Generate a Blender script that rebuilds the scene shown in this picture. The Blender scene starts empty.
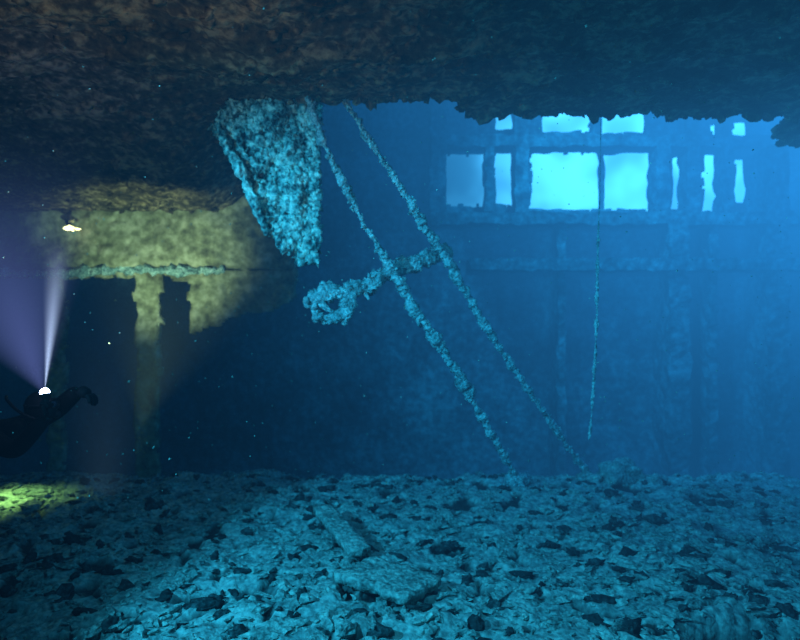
import bpy, bmesh, math, random
from mathutils import Vector, noise, Matrix
random.seed(7)
F=622.0; CH=2.1
def P(px,py,Y): return Vector(((px-400)/F*Y, Y, CH-(py-320)/F*Y))
S=bpy.context.scene
S.view_settings.view_transform='Standard'
def N(x,y=0,z=0): return noise.noise(Vector((x,y,z)))
def FB(x,y,z=0,o=4):
    return noise.fractal(Vector((x,y,z)),1.0,2.0,o)
def sm(a,b,x):
    t=max(0,min(1,(x-a)/(b-a))); return t*t*(3-2*t)

# ---------------- materials
def mat_crust(name,cols,scale=3.0,bump=0.5,fine=25.0,rough=0.9,pos=(0.35,0.5,0.65),pit_shade=False):
    m=bpy.data.materials.new(name); m.use_nodes=True
    nt=m.node_tree; b=nt.nodes['Principled BSDF']
    b.inputs['Roughness'].default_value=rough
    b.inputs['Specular IOR Level'].default_value=0.15
    tc=nt.nodes.new('ShaderNodeTexCoord')
    n1=nt.nodes.new('ShaderNodeTexNoise'); n1.inputs['Scale'].default_value=scale; n1.inputs['Detail'].default_value=8; n1.inputs['Roughness'].default_value=0.7
    n2=nt.nodes.new('ShaderNodeTexNoise'); n2.inputs['Scale'].default_value=fine; n2.inputs['Detail'].default_value=5
    v=nt.nodes.new('ShaderNodeTexVoronoi'); v.inputs['Scale'].default_value=fine*0.6
    cr=nt.nodes.new('ShaderNodeValToRGB')
    e=cr.color_ramp.elements
    e[0].position=pos[0]; e[0].color=(*cols[0],1)
    e[1].position=pos[2]; e[1].color=(*cols[2],1)
    k=e.new(pos[1]); k.color=(*cols[1],1)
    mix=nt.nodes.new('ShaderNodeMath'); mix.operation='MULTIPLY_ADD'
    mix.inputs[1].default_value=0.45
    mul=nt.nodes.new('ShaderNodeMath'); mul.operation='MULTIPLY'; mul.inputs[1].default_value=0.55
    L=nt.links.new
    for n in (n1,n2,v): L(tc.outputs['Object'],n.inputs['Vector'])
    L(n1.outputs['Fac'],mul.inputs[0]); L(n2.outputs['Fac'],mix.inputs[0]); L(mul.outputs[0],mix.inputs[2])
    L(mix.outputs[0],cr.inputs[0])
    if pit_shade:
        at=nt.nodes.new('ShaderNodeAttribute'); at.attribute_name='pit_shade'
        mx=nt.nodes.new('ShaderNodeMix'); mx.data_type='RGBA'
        L(at.outputs['Fac'],mx.inputs[0]); L(cr.outputs[0],mx.inputs['A']); mx.inputs['B'].default_value=(.012,.018,.02,1)  # shade of the pits painted near-black into the base colour
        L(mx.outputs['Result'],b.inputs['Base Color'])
    else: L(cr.outputs[0],b.inputs['Base Color'])
    ad=nt.nodes.new('ShaderNodeMath'); ad.operation='SUBTRACT'
    L(n2.outputs['Fac'],ad.inputs[0]); L(v.outputs['Distance'],ad.inputs[1])
    bp=nt.nodes.new('ShaderNodeBump'); bp.inputs['Strength'].default_value=bump; bp.inputs['Distance'].default_value=0.05
    L(ad.outputs[0],bp.inputs['Height']); L(bp.outputs[0],b.inputs['Normal'])
    return m
M_ceil=mat_crust('ceiling_crust',[(0.025,0.018,0.013),(0.11,0.075,0.045),(0.44,0.30,0.17)],2.2,0.9,13,pos=(.38,.5,.62))
M_floor=mat_crust('coral_sediment',[(0.04,0.07,0.07),(0.20,0.26,0.245),(0.48,0.54,0.48)],2.6,0.5,22,pos=(0.34,0.48,0.64),pit_shade=True)
M_rub=mat_crust('coral_rubble_mat',[(0.03,0.05,0.05),(0.19,0.25,0.23),(0.50,0.55,0.48)],4,0.5,30,pos=(0.36,0.5,0.65))
M_dark=mat_crust('hole_shade_dark',[(0.008,0.012,0.014),(0.02,0.03,0.032),(0.09,0.12,0.12)],6,0.6,30)  # near-black colour for lumps that imitate shaded holes
M_wall=mat_crust('rusted_hull',[(0.02,0.035,0.04),(0.08,0.11,0.115),(0.20,0.24,0.24)],1.4,0.4,9,pos=(.38,.5,.62))
M_bulk=mat_crust('bulkhead_sponge',[(0.10,0.08,0.045),(0.30,0.26,0.15),(0.64,0.54,0.38)],1.4,0.5,9,pos=(0.38,0.5,0.63))
M_lad=mat_crust('encrusted_metal',[(0.06,0.10,0.10),(0.30,0.44,0.44),(0.78,0.88,0.82)],7,0.7,45,pos=(.37,.5,.63))
M_plate=mat_crust('encrusted_plate',[(0.012,0.05,0.06),(0.19,0.38,0.35),(0.64,0.84,0.72)],4,0.9,20,pos=(0.41,0.5,0.59))

def mk(name,verts,faces,mat,smooth=False,parent=None):
    me=bpy.data.meshes.new(name); me.from_pydata([tuple(v) for v in verts],[],faces); me.update()
    if smooth: me.polygons.foreach_set('use_smooth',[True]*len(me.polygons))
    me.materials.append(mat)
    o=bpy.data.objects.new(name,me); S.collection.objects.link(o)
    if parent: o.parent=parent
    return o
def empty(name):
    o=bpy.data.objects.new(name,None); S.collection.objects.link(o); return o

class Geo:
    def __init__(s): s.v=[]; s.f=[]
    def tube(s,pts,rad,amp=0.3,seg=10,step=0.02,fr=14,seed=0,endtaper=True):
        pts=[Vector(p) for p in pts]
        rs=rad if isinstance(rad,(list,tuple)) else [rad]*len(pts)
        out=[]
        for i in range(len(pts)-1):
            p0=pts[max(0,i-1)];p1=pts[i];p2=pts[i+1];p3=pts[min(len(pts)-1,i+2)]
            n=max(2,int((p2-p1).length/step))
            for k in range(n):
                t=k/n
                q=0.5*((2*p1)+(-p0+p2)*t+(2*p0-5*p1+4*p2-p3)*t*t+(-p0+3*p1-3*p2+p3)*t**3)
                out.append((q,rs[i]*(1-t)+rs[i+1]*t))
        out.append((pts[-1],rs[-1]))
        base=len(s.v)
        for i,(q,r) in enumerate(out):
            a=out[max(0,i-1)][0]; b=out[min(len(out)-1,i+1)][0]
            d=(b-a).normalized(); up=Vector((0,1,0)) if abs(d.y)<0.9 else Vector((0,0,1))
            u=d.cross(up).normalized(); w=d.cross(u)
            for j in range(seg):
                th=2*math.pi*j/seg
                dr=u*math.cos(th)+w*math.sin(th)
                pp=q+dr*r
                m=1+amp*(1.3*N(pp.x*fr*0.35+seed,pp.y*fr*0.35,pp.z*fr*0.35)+1.2*N(pp.x*fr,pp.y*fr+seed,pp.z*fr)+0.7*N(pp.x*fr*3,pp.y*fr*3,pp.z*fr*3+seed))
                if endtaper and (i==0 or i==len(out)-1): m*=0.3
                s.v.append(q+dr*r*max(0.25,m))
        n=len(out)
        for i in range(n-1):
            for j in range(seg):
                s.f.append((base+i*seg+j,base+i*seg+(j+1)%seg,base+(i+1)*seg+(j+1)%seg,base+(i+1)*seg+j))
        s.f.append(tuple(base+j for j in range(seg))[::-1]); s.f.append(tuple(base+(n-1)*seg+j for j in range(seg)))
    def blob(s,c,r,sub=1,amp=0.35,sc=(1,1,1),yaw=None):
        bm=ICO[sub]
        base=len(s.v); sd=random.random()*50
        R=Matrix.Rotation(random.random()*6.3 if yaw is None else yaw,3,'Z')@Matrix.Rotation(random.uniform(-.5,.5),3,'X')
        for co in bm[0]:
            m=1+amp*1.6*N(co.x*1.3+sd,co.y*1.3,co.z*1.3)+amp*0.8*N(co.x*3+sd,co.y*3,co.z*3)
            p=Vector((co.x*sc[0],co.y*sc[1],co.z*sc[2]))*r*m
            s.v.append(Vector(c)+R@p)
        for f in bm[1]: s.f.append(tuple(base+i for i in f))
    def box(s,a,b):
        a=Vector(a);b=Vector(b);base=len(s.v)
        for z in (a.z,b.z):
            for (x,y) in ((a.x,a.y),(b.x,a.y),(b.x,b.y),(a.x,b.y)): s.v.append(Vector((x,y,z)))
        for f in ((0,3,2,1),(4,5,6,7),(0,1,5,4),(1,2,6,5),(2,3,7,6),(3,0,4,7)): s.f.append(tuple(base+i for i in f))
ICO={}
for sub in (1,2,3,4):
    bm=bmesh.new(); bmesh.ops.create_icosphere(bm,subdivisions=sub,radius=1)
    ICO[sub]=([v.co.copy() for v in bm.verts],[[v.index for v in f.verts] for f in bm.faces]); bm.free()

def sheet(name,u0,u1,v0,v1,cell,fn,keep,mat,thick=0.0,smooth=True,parent=None,attr=None):
    nu=int((u1-u0)/cell);nv=int((v1-v0)/cell)
    idx={};V=[];Fc=[];UV=[]
    def g(i,j):
        k=(i,j)
        if k not in idx:
            u=u0+(u1-u0)*i/nu; v=v0+(v1-v0)*j/nv
            idx[k]=len(V); V.append(fn(u,v)); UV.append((u,v))
        return idx[k]
    for i in range(nu):
        for j in range(nv):
            if keep(u0+(u1-u0)*(i+.5)/nu,v0+(v1-v0)*(j+.5)/nv):
                Fc.append((g(i,j),g(i+1,j),g(i+1,j+1),g(i,j+1)))
    o=mk(name,V,Fc,mat,smooth,parent)
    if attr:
        a=o.data.attributes.new('pit_shade','FLOAT','POINT'); a.data.foreach_set('value',[attr(u,v) for u,v in UV])
    if thick:
        md=o.modifiers.new('thickness','SOLIDIFY'); md.thickness=thick; md.offset=0
    return o

# ---------------- floor
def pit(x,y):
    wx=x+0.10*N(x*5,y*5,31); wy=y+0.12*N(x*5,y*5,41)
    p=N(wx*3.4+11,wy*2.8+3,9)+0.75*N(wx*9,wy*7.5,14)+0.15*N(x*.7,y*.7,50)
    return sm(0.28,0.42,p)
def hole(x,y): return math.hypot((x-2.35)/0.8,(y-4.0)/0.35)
def floor_z(x,y):
    z=0.09*FB(x*0.6,y*0.6,3,3)
    z+=0.045*N(x*2.3+5,y*3.4,1)
    z+= 0.05*abs(N(x*5.0,y*6.5,4))+0.035*abs(N(x*11,y*13,6))
    z-=0.055*pit(x,y)
    z+=0.024*N(x*19,y*19,2)
    z-=1.3*sm(8.3,9.6,y+0.25*N(x*0.8,0,5))
    z-=0.22*sm(1,0.3,hole(x,y))
    return z
sheet('floor',-8,9,1.0,12.4,0.035,lambda x,y:Vector((x,y,floor_z(x,y))),lambda x,y:True,M_floor,attr=lambda x,y:max(pit(x,y),sm(.9,.5,hole(x,y)))*.97)  # attribute masks the painted shade in pits and hole

g=Geo()
for i in range(4200):
    y=random.uniform(3.4,8.6); x=random.uniform(-1,1)*(0.75*y+0.3)
    if pit(x,y)>.3: continue
    r=random.choice([0.015,0.02,0.025,0.03,0.04,0.05])*random.uniform(.7,1.2)
    z=floor_z(x,y)
    g.blob((x,y,z+r*0.1),r,2 if r>.035 else 1,0.6,(random.uniform(.8,2.4),random.uniform(.6,1.1),random.uniform(.35,.6)))
for i in range(50):
    y=random.uniform(3.8,8.4); x=random.uniform(-1,1)*(0.7*y)
    if pit(x,y)>.1: continue
    r=random.uniform(.06,.10); z=floor_z(x,y)
    g.blob((x,y,z),r,3,0.6,(random.uniform(1,2.0),1,0.4))
rub=mk('coral_rubble',g.v,g.f,M_rub,False)
g=Geo()
for i in range(480):
    y=random.uniform(3.6,8.3); x=random.uniform(-1,1)*(0.7*y)
    r=random.uniform(.02,.06)
    g.blob((x,y,floor_z(x,y)+r*.15),r,2,0.7,(random.uniform(1.0,2.2),random.uniform(.6,1.1),.6))
mk('hole_shade_lumps',g.v,g.f,M_dark,True,rub)  # dark lumps added to stand in for shaded holes in the floor
def plank(name,a,b,w,t):
    a=Vector(a);b=Vector(b);d=(b-a);L=d.length;d.normalize();s=d.cross(Vector((0,0,1))).normalized();u=s.cross(d)
    g=Geo();n=int(L/0.04);m=max(3,int(w/0.03))
    for i in range(n+1):
        for j in range(m+1):
            ww=w*(1+0.25*N(i*0.4,j>m/2,3))
            q=a+d*(L*i/n+0.06*N(j*0.9,i>n/2,8))+s*((j/m-.5)*ww)+u*(0.02*N(i*.7,j*.7,1))
            g.v.append(q+u*t/2)
    k=len(g.v)
    for q in list(g.v): g.v.append(q-u*t)
    I=lambda i,j:i*(m+1)+j
    for i in range(n):
        for j in range(m):
            g.f.append((I(i,j),I(i+1,j),I(i+1,j+1),I(i,j+1))); g.f.append((k+I(i,j),k+I(i,j+1),k+I(i+1,j+1),k+I(i+1,j)))
    for i in range(n):
        g.f.append((I(i,0),k+I(i,0),k+I(i+1,0),I(i+1,0))); g.f.append((I(i,m),I(i+1,m),k+I(i+1,m),k+I(i,m)))
    for j in range(m):
        g.f.append((I(0,j),I(0,j+1),k+I(0,j+1),k+I(0,j))); g.f.append((I(n,j),k+I(n,j),k+I(n,j+1),I(n,j+1)))
    return mk(name,g.v,g.f,M_rub,True)
plank('broken_plank',P(322,508,6.35),P(360,552,5.35),0.2,0.07)
plank('rubble_slab',P(355,568,5.0),P(425,591,4.6),0.45,0.07)

# ---------------- ceiling
def edgeY(x):
    if x<-1.72: e=11.9
    elif x<0.5: e=6.15+0.10*N(x*3,1,1)
    else: e=6.15+0.42*sm(0.5,0.9,x)+0.25*N(x*2.1,4,1)
    e+=1.0*sm(4.2,4.5,x)
    return e+0.24*N(x*6,2,2)+0.18*N(x*17,5,2)
def ceil_z(x,y):
    z=4.33+0.12*FB(x*0.7,y*0.7,12,3)*sm(6.5,5,y)+0.05*N(x*4,y*4,6)+0.035*N(x*11,y*11,2)
    z-=0.62*sm(-1.7,-2.6,x)*sm(5.5,8.5,y)
    d=abs(((y-3.6)%1.4)-0.7)
    z-=0.06*sm(0.5,0.7,d)*sm(5.6,5.2,y)
    return z
sheet('ceiling',-8,9,0.0,12.0,0.05,lambda x,y:Vector((x,y,ceil_z(x,y))),lambda x,y:y<edgeY(x),M_ceil,0.12)
g=Geo()
x=-1.7
while x<6.2:
    e=edgeY(x); z=ceil_z(x,e)
    h=random.uniform(.03,.10)
    g.blob((x,e-0.04,z-0.03),h,2,0.6,(1.2,0.8,random.uniform(.7,1.3)))
    x+=random.uniform(.05,.13)
for i in range(700):
    y=random.uniform(3.5,6.2);x=random.uniform(-1,1)*0.7*y
    r=random.uniform(.02,.07)
    g.blob((x,y,ceil_z(x,y)-0.05),r,1,0.5,(1.3,1.0,.7))
for i in range(200):
    y=random.uniform(6,9);x=random.uniform(-1.8,-6)
    g.blob((x,y,ceil_z(x,y)-0.05),random.uniform(.03,.09),1,0.5,(1.3,1.0,.8))
mk('ceiling_growth',g.v,g.f,M_ceil,True)

# ---------------- back wall with windows
YB=12.0
wins=[(446,486,152,207),(494,515,152,207),(529,600,152,210),(602,656,152,211),(670,687,156,211),(700,724,155,213),(733,762,158,204),
      (495,514,108,131),(541,590,108,134),(600,644,108,134),(709,722,122,141),(730,748,122,141),(655,690,92,112),(480,530,88,104)]
def wk(x,z):
    px=400+x/YB*F; py=320-(z-CH)/YB*F
    px+=1.6*N(x*4,z*4,2)+1.1*N(x*11,z*11,5); py+=1.6*N(x*4,z*4,8)+1.1*N(x*11,z*11,9)
    for a,b,c,d in wins:
        if a<px<b and c<py<d: return False
    return True
def wf(x,z):
    y=YB+0.10*FB(x*0.8,z*0.8,3,3)+0.03*N(x*6,z*6,1)
    return Vector((x,y,z))
sheet('wall_back',-8,9,-1.6,7.6,0.045,wf,wk,M_wall,0.22)
def crustbox(g,x0,x1,y0,y1,Y,dep,amp=.04):
    a=P(x0,y1,Y);b=P(x1,y0,Y); crustbox3(g,a,b,dep,amp)
def crustbox3(g,a,b,dep,amp=.04):
    nx=max(1,int((b.x-a.x)/0.12)); nz=max(1,int((b.z-a.z)/0.12)); ny=max(1,int(dep/.12))
    bm=bmesh.new()
    def face(o,u,v,nu,nv):
        vs=[[bm.verts.new(o+u*i/nu+v*j/nv) for j in range(nv+1)] for i in range(nu+1)]
        for i in range(nu):
            for j in range(nv): bm.faces.new((vs[i][j],vs[i+1][j],vs[i+1][j+1],vs[i][j+1]))
    X=Vector((b.x-a.x,0,0));Z=Vector((0,0,b.z-a.z));Yv=Vector((0,dep,0))
    face(a,X,Z,nx,nz);face(a+Yv,Z,X,nz,nx);face(a,Yv,X,ny,nx);face(a+Z,X,Yv,nx,ny);face(a,Z,Yv,nz,ny);face(a+X,Yv,Z,ny,nz)
    bmesh.ops.remove_doubles(bm,verts=bm.verts,dist=.001)
    base=len(g.v); bm.verts.index_update()
    for v in bm.verts:
        c=v.co; g.v.append(c+Vector((N(c.x*5,c.y*5,c.z*5),N(c.x*5,c.y*5,c.z*5+9),N(c.x*5+7,c.y*5,c.z*5)))*amp*1.5)
    for f in bm.faces: g.f.append(tuple(base+v.index for v in f.verts))
    bm.free()
g=Geo()
for q in [(430,900,212,224,11.1,.8),(430,900,134,146,11.5,.35),(470,900,258,270,11.0,.9)]: crustbox(g,*q)
mk('deck_beam',g.v,g.f,M_wall)
g=Geo(); crustbox3(g,Vector((-8,1.65,3.58)),Vector((9,1.65,4.45)),.22,.015); mk('unseen_light_blocker',g.v,g.f,M_ceil)  # out-of-view lintel added to keep the front spot off the ceiling
g=Geo()
for (x0,x1,y0,y1,Y) in [(486,494,146,212,11.5),(515,529,100,212,11.5),(656,670,140,212,11.5),(687,700,96,212,11.5),(724,733,116,212,11.5),(670,690,222,500,11.1),(710,718,222,500,11.2),(768,790,146,520,11.1),(430,446,100,222,11.5),(558,566,222,500,11.2)]:
    crustbox(g,x0,x1,y0,y1,Y,11.9-Y)
mk('hull_frame',g.v,g.f,M_wall)
sheet('wall_left',0,12.2,-1.6,7.6,0.25,lambda y,z:Vector((-8+0.1*N(y,z,1),y,z)),lambda a,b:True,M_wall,0.2)
sheet('wall_right',0,12.2,-1.6,7.6,0.25,lambda y,z:Vector((9+0.1*N(y,z,1),y,z)),lambda a,b:True,M_wall,0.2)

# ---------------- inner bulkhead at the left
YL=9.0
ops=[(64,137,277,600),(160,192,277,600),(-60,50,277,600)]
def bk(x,z):
    px=400+x/YL*F; py=320-(z-CH)/YL*F
    px+=4.5*N(x*2.5,z*2.5,2)+2.6*N(x*8,z*8,5); py+=9*N(x*1.5,z*1.5,8)+3.5*N(x*6,z*6,9)
    if px>296: return False
    if px>192 and py>335-(px-192)*.38: return False
    for a,b,c,d in ops:
        if a<px<b and c<py<d: return False
    return True
def bf(x,z):
    r=sm(2.86,2.92,z)*.12
    return Vector((x,YL-r+0.08*FB(x*1.3,z*1.3,3,4)+0.03*N(x*9,z*9,4),z))
bulk=sheet('wall_bulkhead',-8,-1.4,-1.2,3.95,0.04,bf,bk,M_bulk,0.14)
g=Geo()
g.tube([P(-40,272,8.84),P(60,273,8.84),P(110,270,8.84),P(180,271,8.84),P(225,270,8.86)],0.055,0.9,seed=3)
mk('beam_flange',g.v,g.f,M_lad,True,bulk)

# ---------------- hanging encrusted plate
poly=[(212,126),(222,108),(245,96),(321,96),(319,264),(298,264),(284,252),(268,228),(254,198),(238,166),(222,140)]
def inpoly(px,py):
    c=False;n=len(poly)
    for i in range(n):
        x1,y1=poly[i];x2,y2=poly[(i+1)%n]
        if (y1>py)!=(y2>py) and px<(x2-x1)*(py-y1)/(y2-y1)+x1: c=not c
    return c
YP=6.05
def pk(px,py):
    qx=px+ (5*N(px*.08,py*.08,2)+4*N(px*.25,py*.25,3))*(1 if px<305 else .2)
    qy=py+4*N(px*.08,py*.08,7)+3*N(px*.25,py*.25,9)
    if not inpoly(qx,qy): return False
    if px<300 and N(px*.10,py*.10,21)>0.42: return False
    return True
def pf(px,py):
    Y=YP+0.25*(px-220)/100+0.12*FB(px*.035,py*.035,1,4)*(1 if px<300 else .3)+0.035*N(px*.3,py*.3,2)
    return P(px,py,Y)
pl=sheet('encrusted_bracket_plate',206,324,92,270,1.3,pf,pk,M_plate,0.09)
g=Geo()
g.tube([P(218,124,6.0),P(228,147,6.0),P(242,174,6.0),P(256,206,6.05),P(268,236,6.1)],[.05,.045,.05,.04,.03],0.7,seed=9)
for i in range(90):
    px=random.uniform(224,300);py=random.uniform(104,250)
    if inpoly(px,py): g.blob(pf(px,py)-Vector((0,.03,0)),random.uniform(.015,.045),2,.6)
mk('edge_growth',g.v,g.f,M_plate,True,pl)

# ---------------- ladder
lad=empty('encrusted_ladder')
def line(pts,Y0,Y1):
    y0=pts[0][1];y1=pts[-1][1]; r=[]
    for px,py in pts:
        t=(py-y0)/(y1-y0)
        Y=1/((1-t)/Y0+t/Y1); r.append(P(px,py,Y))
    return r
A=line([(307,96),(324,145),(343,183),(362,220),(383,256),(402,287),(428,328),(456,370),(489,430),(512,470),(526,494)],5.9,7.75)
B=line([(342,96),(366,135),(386,165),(408,200),(432,238),(452,268),(482,320),(520,378),(556,430),(588,474)],6.2,8.2)
g=Geo(); g.tube(A,[.028,.032,.037,.032,.035,.048,.058,.052,.036,.04,.055],0.8,seed=1)
def grow(path,n,r0,r1,sp):
    for i in range(n):
        k=random.randrange(len(path)-1);t=random.random();q=path[k].lerp(path[k+1],t)
        q=q+Vector((random.uniform(-sp,sp),random.uniform(-sp,sp),random.uniform(-sp,sp)))
        g.blob(q,random.uniform(r0,r1),1,.7,(1,1,random.uniform(.7,1.4)))
grow(A,120,.012,.036,.03); grow(A[4:8],50,.02,.05,.035)
mk('side_rail_1',g.v,g.f,M_lad,True,lad)
g=Geo(); g.tube(B,[.03,.03,.03,.032,.044,.052,.045,.038,.035,.035],0.75,seed=5)
grow(B,130,.012,.034,.028); grow(B[3:6],35,.02,.05,.03)
mk('side_rail_2',g.v,g.f,M_lad,True,lad)
g=Geo()
C=[P(310,300,6.6),P(330,292,6.6),P(352,290,6.65),P(378,279,6.75),P(400,268,6.85),P(424,260,7.0),P(450,251,7.15)]
g.tube(C,[.05,.065,.09,.08,.07,.08,.06],0.8,seed=12)
grow(C,140,.02,.06,.06)
ring=[P(330+15*math.cos(a)*1.15,306+13*math.sin(a),6.6) for a in [i*math.pi/5-0.5 for i in range(10)]]
g.tube(ring,.04,0.9,seed=2); grow(ring,60,.015,.05,.04)
g.tube([P(318,292,6.6),P(322,305,6.58),P(334,312,6.56)],.03,.8,seed=6)
g.tube([P(352,290,6.6),P(349,305,6.6),P(344,326,6.6)],[.05,.045,.02],.7,seed=4)
g.tube([P(362,285,6.65),P(369,300,6.62)],[.05,.02],.7,seed=4)
mk('rung',g.v,g.f,M_lad,True,lad)
g=Geo()
for (px,py,Y,r) in [(515,484,7.7,.14),(530,492,7.6,.10),(504,490,7.6,.08)]:
    g.blob(P(px,py,Y),r,3,.6,(1.2,1,.8))
mk('foot_growth',g.v,g.f,M_lad,True,lad)

g=Geo()
g.blob(P(618,474,8.1),.31,4,.3,(1.1,.8,.62)); g.blob(P(590,482,8.0),.15,3,.5,(1.2,.8,.6)); g.blob(P(650,486,7.9),.16,3,.5,(1.3,.8,.5))
mk('coral_mound',g.v,g.f,M_rub,True)

g=Geo(); g.tube([P(601,108,6.45),P(600,180,6.5),P(598,240,6.6),P(597,300,6.6),P(595,360,6.6),P(591,420,6.6),P(589,440,6.6)],[.003,.004,.008,.017,.018,.014,.006],.7,seg=7,seed=3)
mk('hanging_cable',g.v,g.f,M_lad)

# ---------------- scuba diver (left)
diver=empty('scuba_diver')
def pm(name,col,rough=.6,spec=.4):
    m=bpy.data.materials.new(name);m.use_nodes=True;b=m.node_tree.nodes['Principled BSDF']
    nz=m.node_tree.nodes.new('ShaderNodeTexNoise');nz.inputs['Scale'].default_value=30
    bp=m.node_tree.nodes.new('ShaderNodeBump');bp.inputs['Strength'].default_value=.15
    m.node_tree.links.new(nz.outputs['Fac'],bp.inputs['Height']);m.node_tree.links.new(bp.outputs[0],b.inputs['Normal'])
    b.inputs['Base Color'].default_value=(*col,1);b.inputs['Roughness'].default_value=rough;b.inputs['Specular IOR Level'].default_value=spec
    return m
M_neo=pm('black_neoprene',(.006,.006,.008),.8,.1); M_tank=pm('painted_tank',(.05,.05,.06),.4); M_skin=pm('skin',(.4,.25,.18),.6); M_rb=pm('rubber',(.006,.006,.008),.6,.2)
M_gl=pm('mask_glass',(.03,.05,.08),.1,.8)
YD=4.9
def D(px,py,dy=0): 
    k=6.3/YD
    v=P(64+(px-44)*k,402+(py-404)*k,YD); v.y+=dy; return v
def skin(name,vs,edges,rads,mat,parent,sub=2,root=0):
    me=bpy.data.meshes.new(name); me.from_pydata([tuple(v) for v in vs],edges,[]); me.update(); me.materials.append(mat)
    o=bpy.data.objects.new(name,me); S.collection.objects.link(o); o.parent=parent
    md=o.modifiers.new('skin','SKIN'); md.use_smooth_shade=True
    for i,r in enumerate(rads):
        d=me.skin_vertices[0].data[i]; d.radius=r if isinstance(r,tuple) else (r,r); d.use_root=(i==root)
    s=o.modifiers.new('sub','SUBSURF'); s.levels=sub; s.render_levels=sub
    return o
HA=(43,412,-.22)
HB=(50,396,.10)
bv=[D(-78,430),D(-55,431),D(-30,432),D(-10,430),D(4,425),D(14,419),
    D(-82,432,-.1),D(-122,440,-.13),D(-160,425,-.13),
    D(-82,432,.1),D(-124,432,.13),D(-162,418,.13),
    D(-4,428,-.19),D(22,438,-.26),D(*HA),
    D(-4,428,.19),D(26,414,.22),D(*HB)]
be=[(0,1),(1,2),(2,3),(3,4),(4,5),(0,6),(6,7),(7,8),(0,9),(9,10),(10,11),(3,12),(12,13),(13,14),(3,15),(15,16),(16,17)]
br=[(.15,.13),(.14,.12),(.16,.13),(.15,.13),.07,.07,.10,.075,.045,.10,.075,.045,.09,.075,.055,.095,.085,.065]
skin('wetsuit_body',bv,be,br,M_neo,diver)
g=Geo(); bmv,bmf=ICO[4]
hc=D(25,408)
for co in bmv:
    v=Vector((co.x*.115,co.y*.085,co.z*.125))
    if co.x>0.3: v.x*=0.92
    if co.z<-0.3 and co.x>0.2: v.x+=0.012; 
    v+=Vector((.022*math.exp(-((co.y)**2*40+(co.z+.1)**2*22)) if co.x>0 else 0,0,0))
    g.v.append(hc+v)
g.f=[tuple(f) for f in bmf]; mk('hooded_head',g.v,g.f,M_neo,True,diver)
g=Geo(); g.blob(hc+Vector((.075,0,-.045)),.055,3,.02,(.6,1,.9)); mk('face',g.v,g.f,M_skin,True,diver)
g=Geo(); g.tube([hc+Vector((.11,.075*math.cos(a),.02+.042*math.sin(a))) for a in [i*math.pi/6 for i in range(13)]],.012,0,8,.01,endtaper=False)
g.tube([hc+Vector((.1*math.cos(a)*1.08,.088*math.sin(a)*1.05,.02)) for a in [i*math.pi/12 for i in range(25)]],.009,0,6,.02,endtaper=False)
mk('mask_frame',g.v,g.f,M_rb,True,diver)
g=Geo(); g.blob(hc+Vector((.10,0,.02)),.04,3,0,(.5,1.7,.95),0); mk('mask_lens',g.v,g.f,M_gl,True,diver)
g=Geo(); g.blob(hc+Vector((.135,0,-.055)),.035,3,.02,(.8,1,.9),0)
g.tube([hc+Vector((.135,-.03,-.055)),hc+Vector((.09,-.14,-.08)),hc+Vector((-.05,-.16,-.02)),hc+Vector((-.2,-.08,.06)),hc+Vector((-.26,0,.09))],.012,0,8,.02)
mk('regulator_and_hose',g.v,g.f,M_rb,True,diver)
g=Geo(); tb=D(-12,409); g.tube([tb,tb+Vector((-.03,0,0)),tb+Vector((-.08,0,0)),tb+Vector((-.55,0,-.0)),tb+Vector((-.6,0,0))],[.02,.05,.085,.085,.05],0,20,.03); mk('air_tank',g.v,g.f,M_tank,True,diver)
g=Geo(); g.tube([D(-8,436),D(-25,430),D(-50,432),D(-66,432)],[.15,.19,.18,.14],.04,16,.03); mk('buoyancy_vest',g.v,g.f,M_rb,True,diver)
for k,(px,py,dy) in enumerate([(-160,425,-.13),(-162,418,.13)]):
    a=D(px,py,dy); g=Geo(); L=.62;n=14
    for i in range(n+1):
        t=i/n; w=.05+.07*sm(.15,.9,t); th=.03*(1-t)+.006
        for sy,sz in((-1,-1),(1,-1),(1,1),(-1,1)): g.v.append(a+Vector((.1-L*t,sy*w,sz*th+ .08*t*t)))
    for i in range(n):
        for j in range(4): g.f.append((i*4+j,i*4+(j+1)%4,i*4+4+(j+1)%4,i*4+4+j))
    g.f+= [(3,2,1,0),tuple(n*4+j for j in range(4))]
    mk('swim_fin_%d'%(k+1),g.v,g.f,M_rb,True,diver)
def hand(name,w,fwd,up,side,curl,k=1.0):
    fwd=fwd.normalized(); up=up.normalized(); sd=fwd.cross(up).normalized()*side
    vs=[w,w+fwd*.05*k,w+fwd*.09*k];ed=[(0,1),(1,2)];rd=[.05*k,(.052*k,.042*k),(.05*k,.034*k)]
    skin(name+'_palm',vs,ed,rd,M_neo,diver,2)
    for i,(off,l) in enumerate([(-.036,.078),(-.012,.088),(.012,.083),(.036,.066)]):
        p=w+fwd*.085*k+sd*off*k; vs=[p]; ang=0
        for s in (.45,.32,.25):
            ang+=curl; d=(fwd*math.cos(ang)-up*math.sin(ang)); vs.append(vs[-1]+d*l*s*1.1*k)
        skin(name+'_finger_%d'%(i+1),vs,[(0,1),(1,2),(2,3)],[.0155*k,.015*k,.014*k,.012*k],M_neo,diver,1)
    p=w+fwd*.03*k-sd*.03*k; vs=[p,p+(-sd*.028+fwd*.02-up*.01)*k,p+(-sd*.035+fwd*.05-up*.025)*k,p+(-sd*.025+fwd*.072-up*.035)*k]
    skin(name+'_thumb',vs,[(0,1),(1,2),(2,3)],[.016*k,.015*k,.013*k,.011*k],M_neo,diver,1)
hand('left_hand',D(*HB),Vector((.8,-.1,-.25)),Vector((.25,0,.9)),1,.5,1.15)
ax=Vector((-.22,.10,1)).normalized()
t0=D(*HA)+Vector((.01,-.02,.10))
hand('right_hand',D(*HA)+Vector((.03,-.02,-.01)),Vector((.15,0,.95)),Vector((.95,0.1,-.15)),1,.8)
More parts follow.
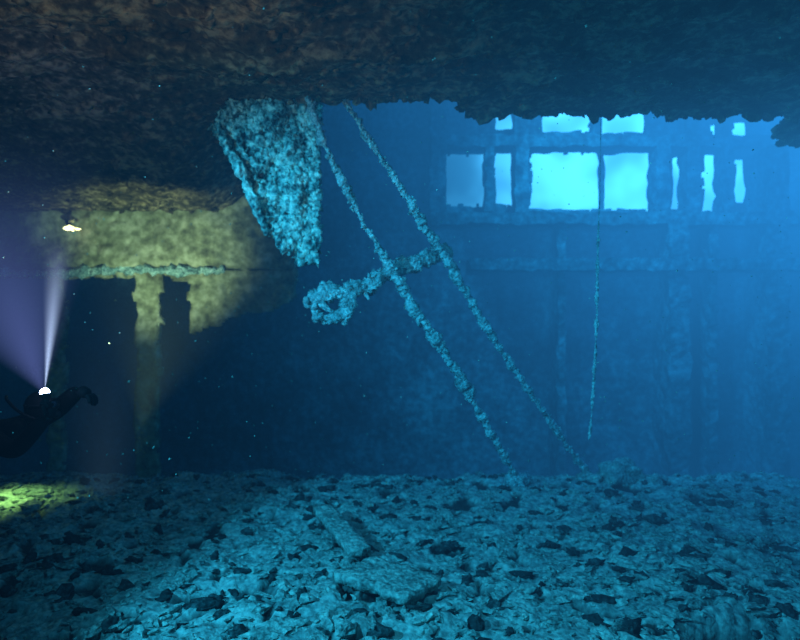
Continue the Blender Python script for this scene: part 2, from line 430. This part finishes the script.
g=Geo(); g.tube([t0-ax*.13,t0-ax*.05,t0+ax*.03,t0+ax*.055,t0+ax*.085],[.02,.023,.023,.034,.036],0,20,.01); mk('torch_housing',g.v,g.f,M_rb,True,diver)
def mat_em(name,col,st):
    m=bpy.data.materials.new(name); m.use_nodes=True
    b=m.node_tree.nodes['Principled BSDF']; b.inputs['Base Color'].default_value=(*col,1)
    b.inputs['Emission Color'].default_value=(*col,1); b.inputs['Emission Strength'].default_value=st
    return m
g=Geo(); g.blob(t0+ax*.085,.034,3,0,(1,1,1)); mk('torch_lens',g.v,g.f,mat_em('torch_lens',(.75,.7,1.0),50),True,diver)
def nodes_ma(nt):
    L_=nt.links.new
    def ma(op,a,b=None,c=None):
        x=nt.nodes.new('ShaderNodeMath');x.operation=op
        for i,v in enumerate((a,b,c)):
            if v is None: continue
            if isinstance(v,(int,float)): x.inputs[i].default_value=v
            else: L_(v,x.inputs[i])
        return x.outputs[0]
    return ma
def beam_vol(name,apex,axis,L,ha,col,k,parent,pw=.7,off=.12):
    axis=axis.normalized(); n=28; q=Vector((0,0,1)).rotation_difference(axis)
    V=[(0,0,-.02)]+[(math.tan(ha)*L*math.cos(2*math.pi*i/n),math.tan(ha)*L*math.sin(2*math.pi*i/n),L) for i in range(n)]
    Fc=[(0,1+(i+1)%n,1+i) for i in range(n)]+[tuple(range(1,n+1))]
    m=bpy.data.materials.new(name+'_glow');m.use_nodes=True;nt=m.node_tree;nt.nodes.clear();L_=nt.links.new
    out=nt.nodes.new('ShaderNodeOutputMaterial');em=nt.nodes.new('ShaderNodeEmission');em.inputs[0].default_value=(*col,1)  # self-glowing volume imitates torch light scattered in water
    tc=nt.nodes.new('ShaderNodeTexCoord'); sp=nt.nodes.new('ShaderNodeSeparateXYZ'); L_(tc.outputs['Object'],sp.inputs[0])
    ma=nodes_ma(nt)
    xx=ma('MULTIPLY',sp.outputs[0],sp.outputs[0]); r2=ma('MULTIPLY_ADD',sp.outputs[1],sp.outputs[1],xx); r=ma('SQRT',r2)
    zc=ma('MAXIMUM',sp.outputs[2],.02)
    rr=ma('DIVIDE',r,ma('MULTIPLY',zc,math.tan(ha)))
    soft=ma('POWER',ma('MAXIMUM',ma('SUBTRACT',1,rr),0),pw)
    fall=ma('DIVIDE',k,ma('ADD',zc,off))
    e0=ma('MAXIMUM',ma('SUBTRACT',1,ma('DIVIDE',zc,L)),0); end=ma('POWER',e0,1.3)
    L_(ma('MULTIPLY',ma('MULTIPLY',soft,fall),end),em.inputs[1]); L_(em.outputs[0],out.inputs['Volume'])
    o=mk(name,V,Fc,m,False,parent); o.location=apex; o.rotation_mode='QUATERNION'; o.rotation_quaternion=q
    return o
tip=t0+ax*.12
beam_vol('torch_beam',tip-Vector((0,0,.05)),Vector((-.38,.05,1)),2.0,math.radians(34),(.36,.32,.85),.75,diver,1.1)
beam_vol('torch_beam_core',tip-ax*.03,Vector((.10,.0,1)),1.15,math.radians(6.5),(.80,.74,1.0),16,diver,1.5,.03)

# ---------------- second dive light on the bulkhead beam
dl=empty('dive_light')
c=P(70,228,8.66)
g=Geo(); g.tube([c+Vector((-.1,.12,.10)),c+Vector((-.03,.05,.03)),c+Vector((0,0,0)),c+Vector((.02,-.03,-.01))],[.03,.03,.05,.05],0,16,.01); mk('housing',g.v,g.f,M_rb,True,dl)
g=Geo(); g.blob(c+Vector((.02,-.04,-.01)),.045,3,.5,(1.3,.8,.8)); g.blob(c+Vector((.12,-.03,-.02)),.02,2,.5,(2,.8,.8)); mk('lens',g.v,g.f,mat_em('warm_lens',(1,.55,.2),9),True,dl)
g=Geo(); g.blob(c+Vector((.03,-.01,.10)),.05,1,.8,(1.8,.5,.5)); mk('bracket',g.v,g.f,M_bulk,False,dl)

# ---------------- lights
def spot(name,loc,tgt,col,e,ang,blend=1,size=.1):
    l=bpy.data.lights.new(name,'SPOT');l.color=col;l.energy=e;l.spot_size=math.radians(ang);l.spot_blend=blend;l.shadow_soft_size=size
    o=bpy.data.objects.new(name,l);S.collection.objects.link(o);o.location=loc
    o.rotation_euler=(Vector(tgt)-Vector(loc)).to_track_quat('-Z','Y').to_euler();return o
az=math.radians(59)
spot('front_fill',(-4.0,1.0,3.5),(-4+7*math.sin(az),1+7*math.cos(az),2.1),(.06,.66,.95),3400,82,.28,.12)  # added cyan spot below the ceiling, lights ladder, plate and floor
spot('floor_fill',(.2,3.5,3.9),(.3,6.2,0),(.06,.66,.92),340,118,1,.3)  # added spot under the closed ceiling to fill the floor
spot('skylight_behind_deck_edge',(3.0,8.8,7.2),(3.4,11.4,2.5),(.05,.60,1.0),1500,100,1,.4)
spot('ceiling_warm_fill',(-1.6,1.95,1.9),(-1.9,5.8,4.6),(1.0,.60,.36),175,85,1,.3)  # added warm spot that brightens the ceiling underside
spot('partner_torch',P(112,370,6.6),P(160,234,9),(1.0,.83,.40),620,66,.9,.1)
spot('torch_on_ground',P(-12,430,7.3),P(4,505,7.2),(.9,.95,.2),170,90,1,.08)
spot('violet_torch',tip,tip+Vector((-.3,.3,1)),(.45,.3,1),40,70,1,.05)

# ---------------- sea water haze
m=bpy.data.materials.new('sea_water');m.use_nodes=True;nt=m.node_tree;nt.nodes.clear();L=nt.links.new
out=nt.nodes.new('ShaderNodeOutputMaterial');em=nt.nodes.new('ShaderNodeEmission');em.inputs[0].default_value=(.06,.44,1.0,1)
ab=nt.nodes.new('ShaderNodeVolumeAbsorption');ab.inputs[0].default_value=(.25,.66,.78,1);ab.inputs[1].default_value=.16
ad=nt.nodes.new('ShaderNodeAddShader');L(em.outputs[0],ad.inputs[0]);L(ab.outputs[0],ad.inputs[1]);L(ad.outputs[0],out.inputs['Volume'])
tc=nt.nodes.new('ShaderNodeTexCoord');sp=nt.nodes.new('ShaderNodeSeparateXYZ');L(tc.outputs['Object'],sp.inputs[0])
def mr(sock,a,b,c,d):
    n=nt.nodes.new('ShaderNodeMapRange');n.interpolation_type='SMOOTHSTEP'
    for i,v in enumerate((a,b,c,d)): n.inputs[i+1].default_value=v
    L(sock,n.inputs[0]);return n.outputs[0]
def mu(a,b):
    n=nt.nodes.new('ShaderNodeMath');n.operation='MULTIPLY'
    for i,v in enumerate((a,b)):
        if isinstance(v,float): n.inputs[i].default_value=v
        else: L(v,n.inputs[i])
    return n.outputs[0]
fx=mr(sp.outputs[0],-3.2,6.8,.10,1.8); fy=mr(sp.outputs[1],2.5,9.0,.28,1.0); fz=mr(sp.outputs[2],0.0,5.2,.40,1.5)
L(mu(mu(mu(fx,fy),fz),.053),em.inputs[1])  # water glows more to the right, back and top, imitating window light
g=Geo(); g.box((-8.3,-1,-2),(9.3,12.6,7.8)); sw=mk('sea_water',g.v,g.f,m)
beam_vol('haze_glow_cool',P(92,600,7.4),Vector((.05,.08,1)),4.4,math.radians(17),(.42,.46,.56),.36,sw,1.4,.5)  # glowing cone added as pale haze behind the diver
beam_vol('haze_glow_warm',P(140,430,7.2),Vector((.16,.18,1)),2.8,math.radians(36),(.62,.62,.28),.20,sw,1.4,.5)  # glowing cone added as yellow haze in front of the bulkhead
g=Geo()
for i in range(1000):
    Y=random.uniform(2.4,8.4); px=random.uniform(-60,860); py=random.uniform(-20,500)
    q=P(px,py,Y)
    if q.z<.15 or q.z>3.6: continue
    g.blob(q,random.uniform(.002,.005)*(.5+Y/8),1,.4)
mk('suspended_particles',g.v,g.f,M_rub,False,sw)

# ---------------- world
w=bpy.data.worlds.new('open_sea');S.world=w;w.use_nodes=True;nt=w.node_tree;L=nt.links.new
bg=nt.nodes['Background'];tc=nt.nodes.new('ShaderNodeTexCoord');sp=nt.nodes.new('ShaderNodeSeparateXYZ');L(tc.outputs['Generated'],sp.inputs[0])
fy=mr(sp.outputs[1],.5,.95,0,1.0)
f1=mr(sp.outputs[0],.06,.28,.18,1.0); f2=mr(sp.outputs[0],.36,.60,1.0,.85)
fz=mr(sp.outputs[2],-.1,.3,.1,1.1)
nz=nt.nodes.new('ShaderNodeTexNoise');nz.inputs['Scale'].default_value=11;L(tc.outputs['Generated'],nz.inputs['Vector'])
nf=mr(nz.outputs['Fac'],.35,.65,.5,1.25)
st=mu(mu(mu(mu(fy,f1),f2),fz),nf)
mx=nt.nodes.new('ShaderNodeMix');mx.data_type='RGBA';L(st,mx.inputs[0])
mx.inputs['A'].default_value=(.003,.03,.08,1);mx.inputs['B'].default_value=(.5,1.6,2.3,1)
mx.clamp_factor=False
L(mx.outputs['Result'],bg.inputs[0])

# ---------------- camera
cam=bpy.data.cameras.new('camera');cam.lens=28;cam.sensor_width=36
cam.dof.use_dof=True;cam.dof.focus_distance=3.8;cam.dof.aperture_fstop=1.4
co=bpy.data.objects.new('camera',cam);S.collection.objects.link(co);co.location=(0,0,CH);co.rotation_euler=(math.pi/2,0,0)
S.camera=co
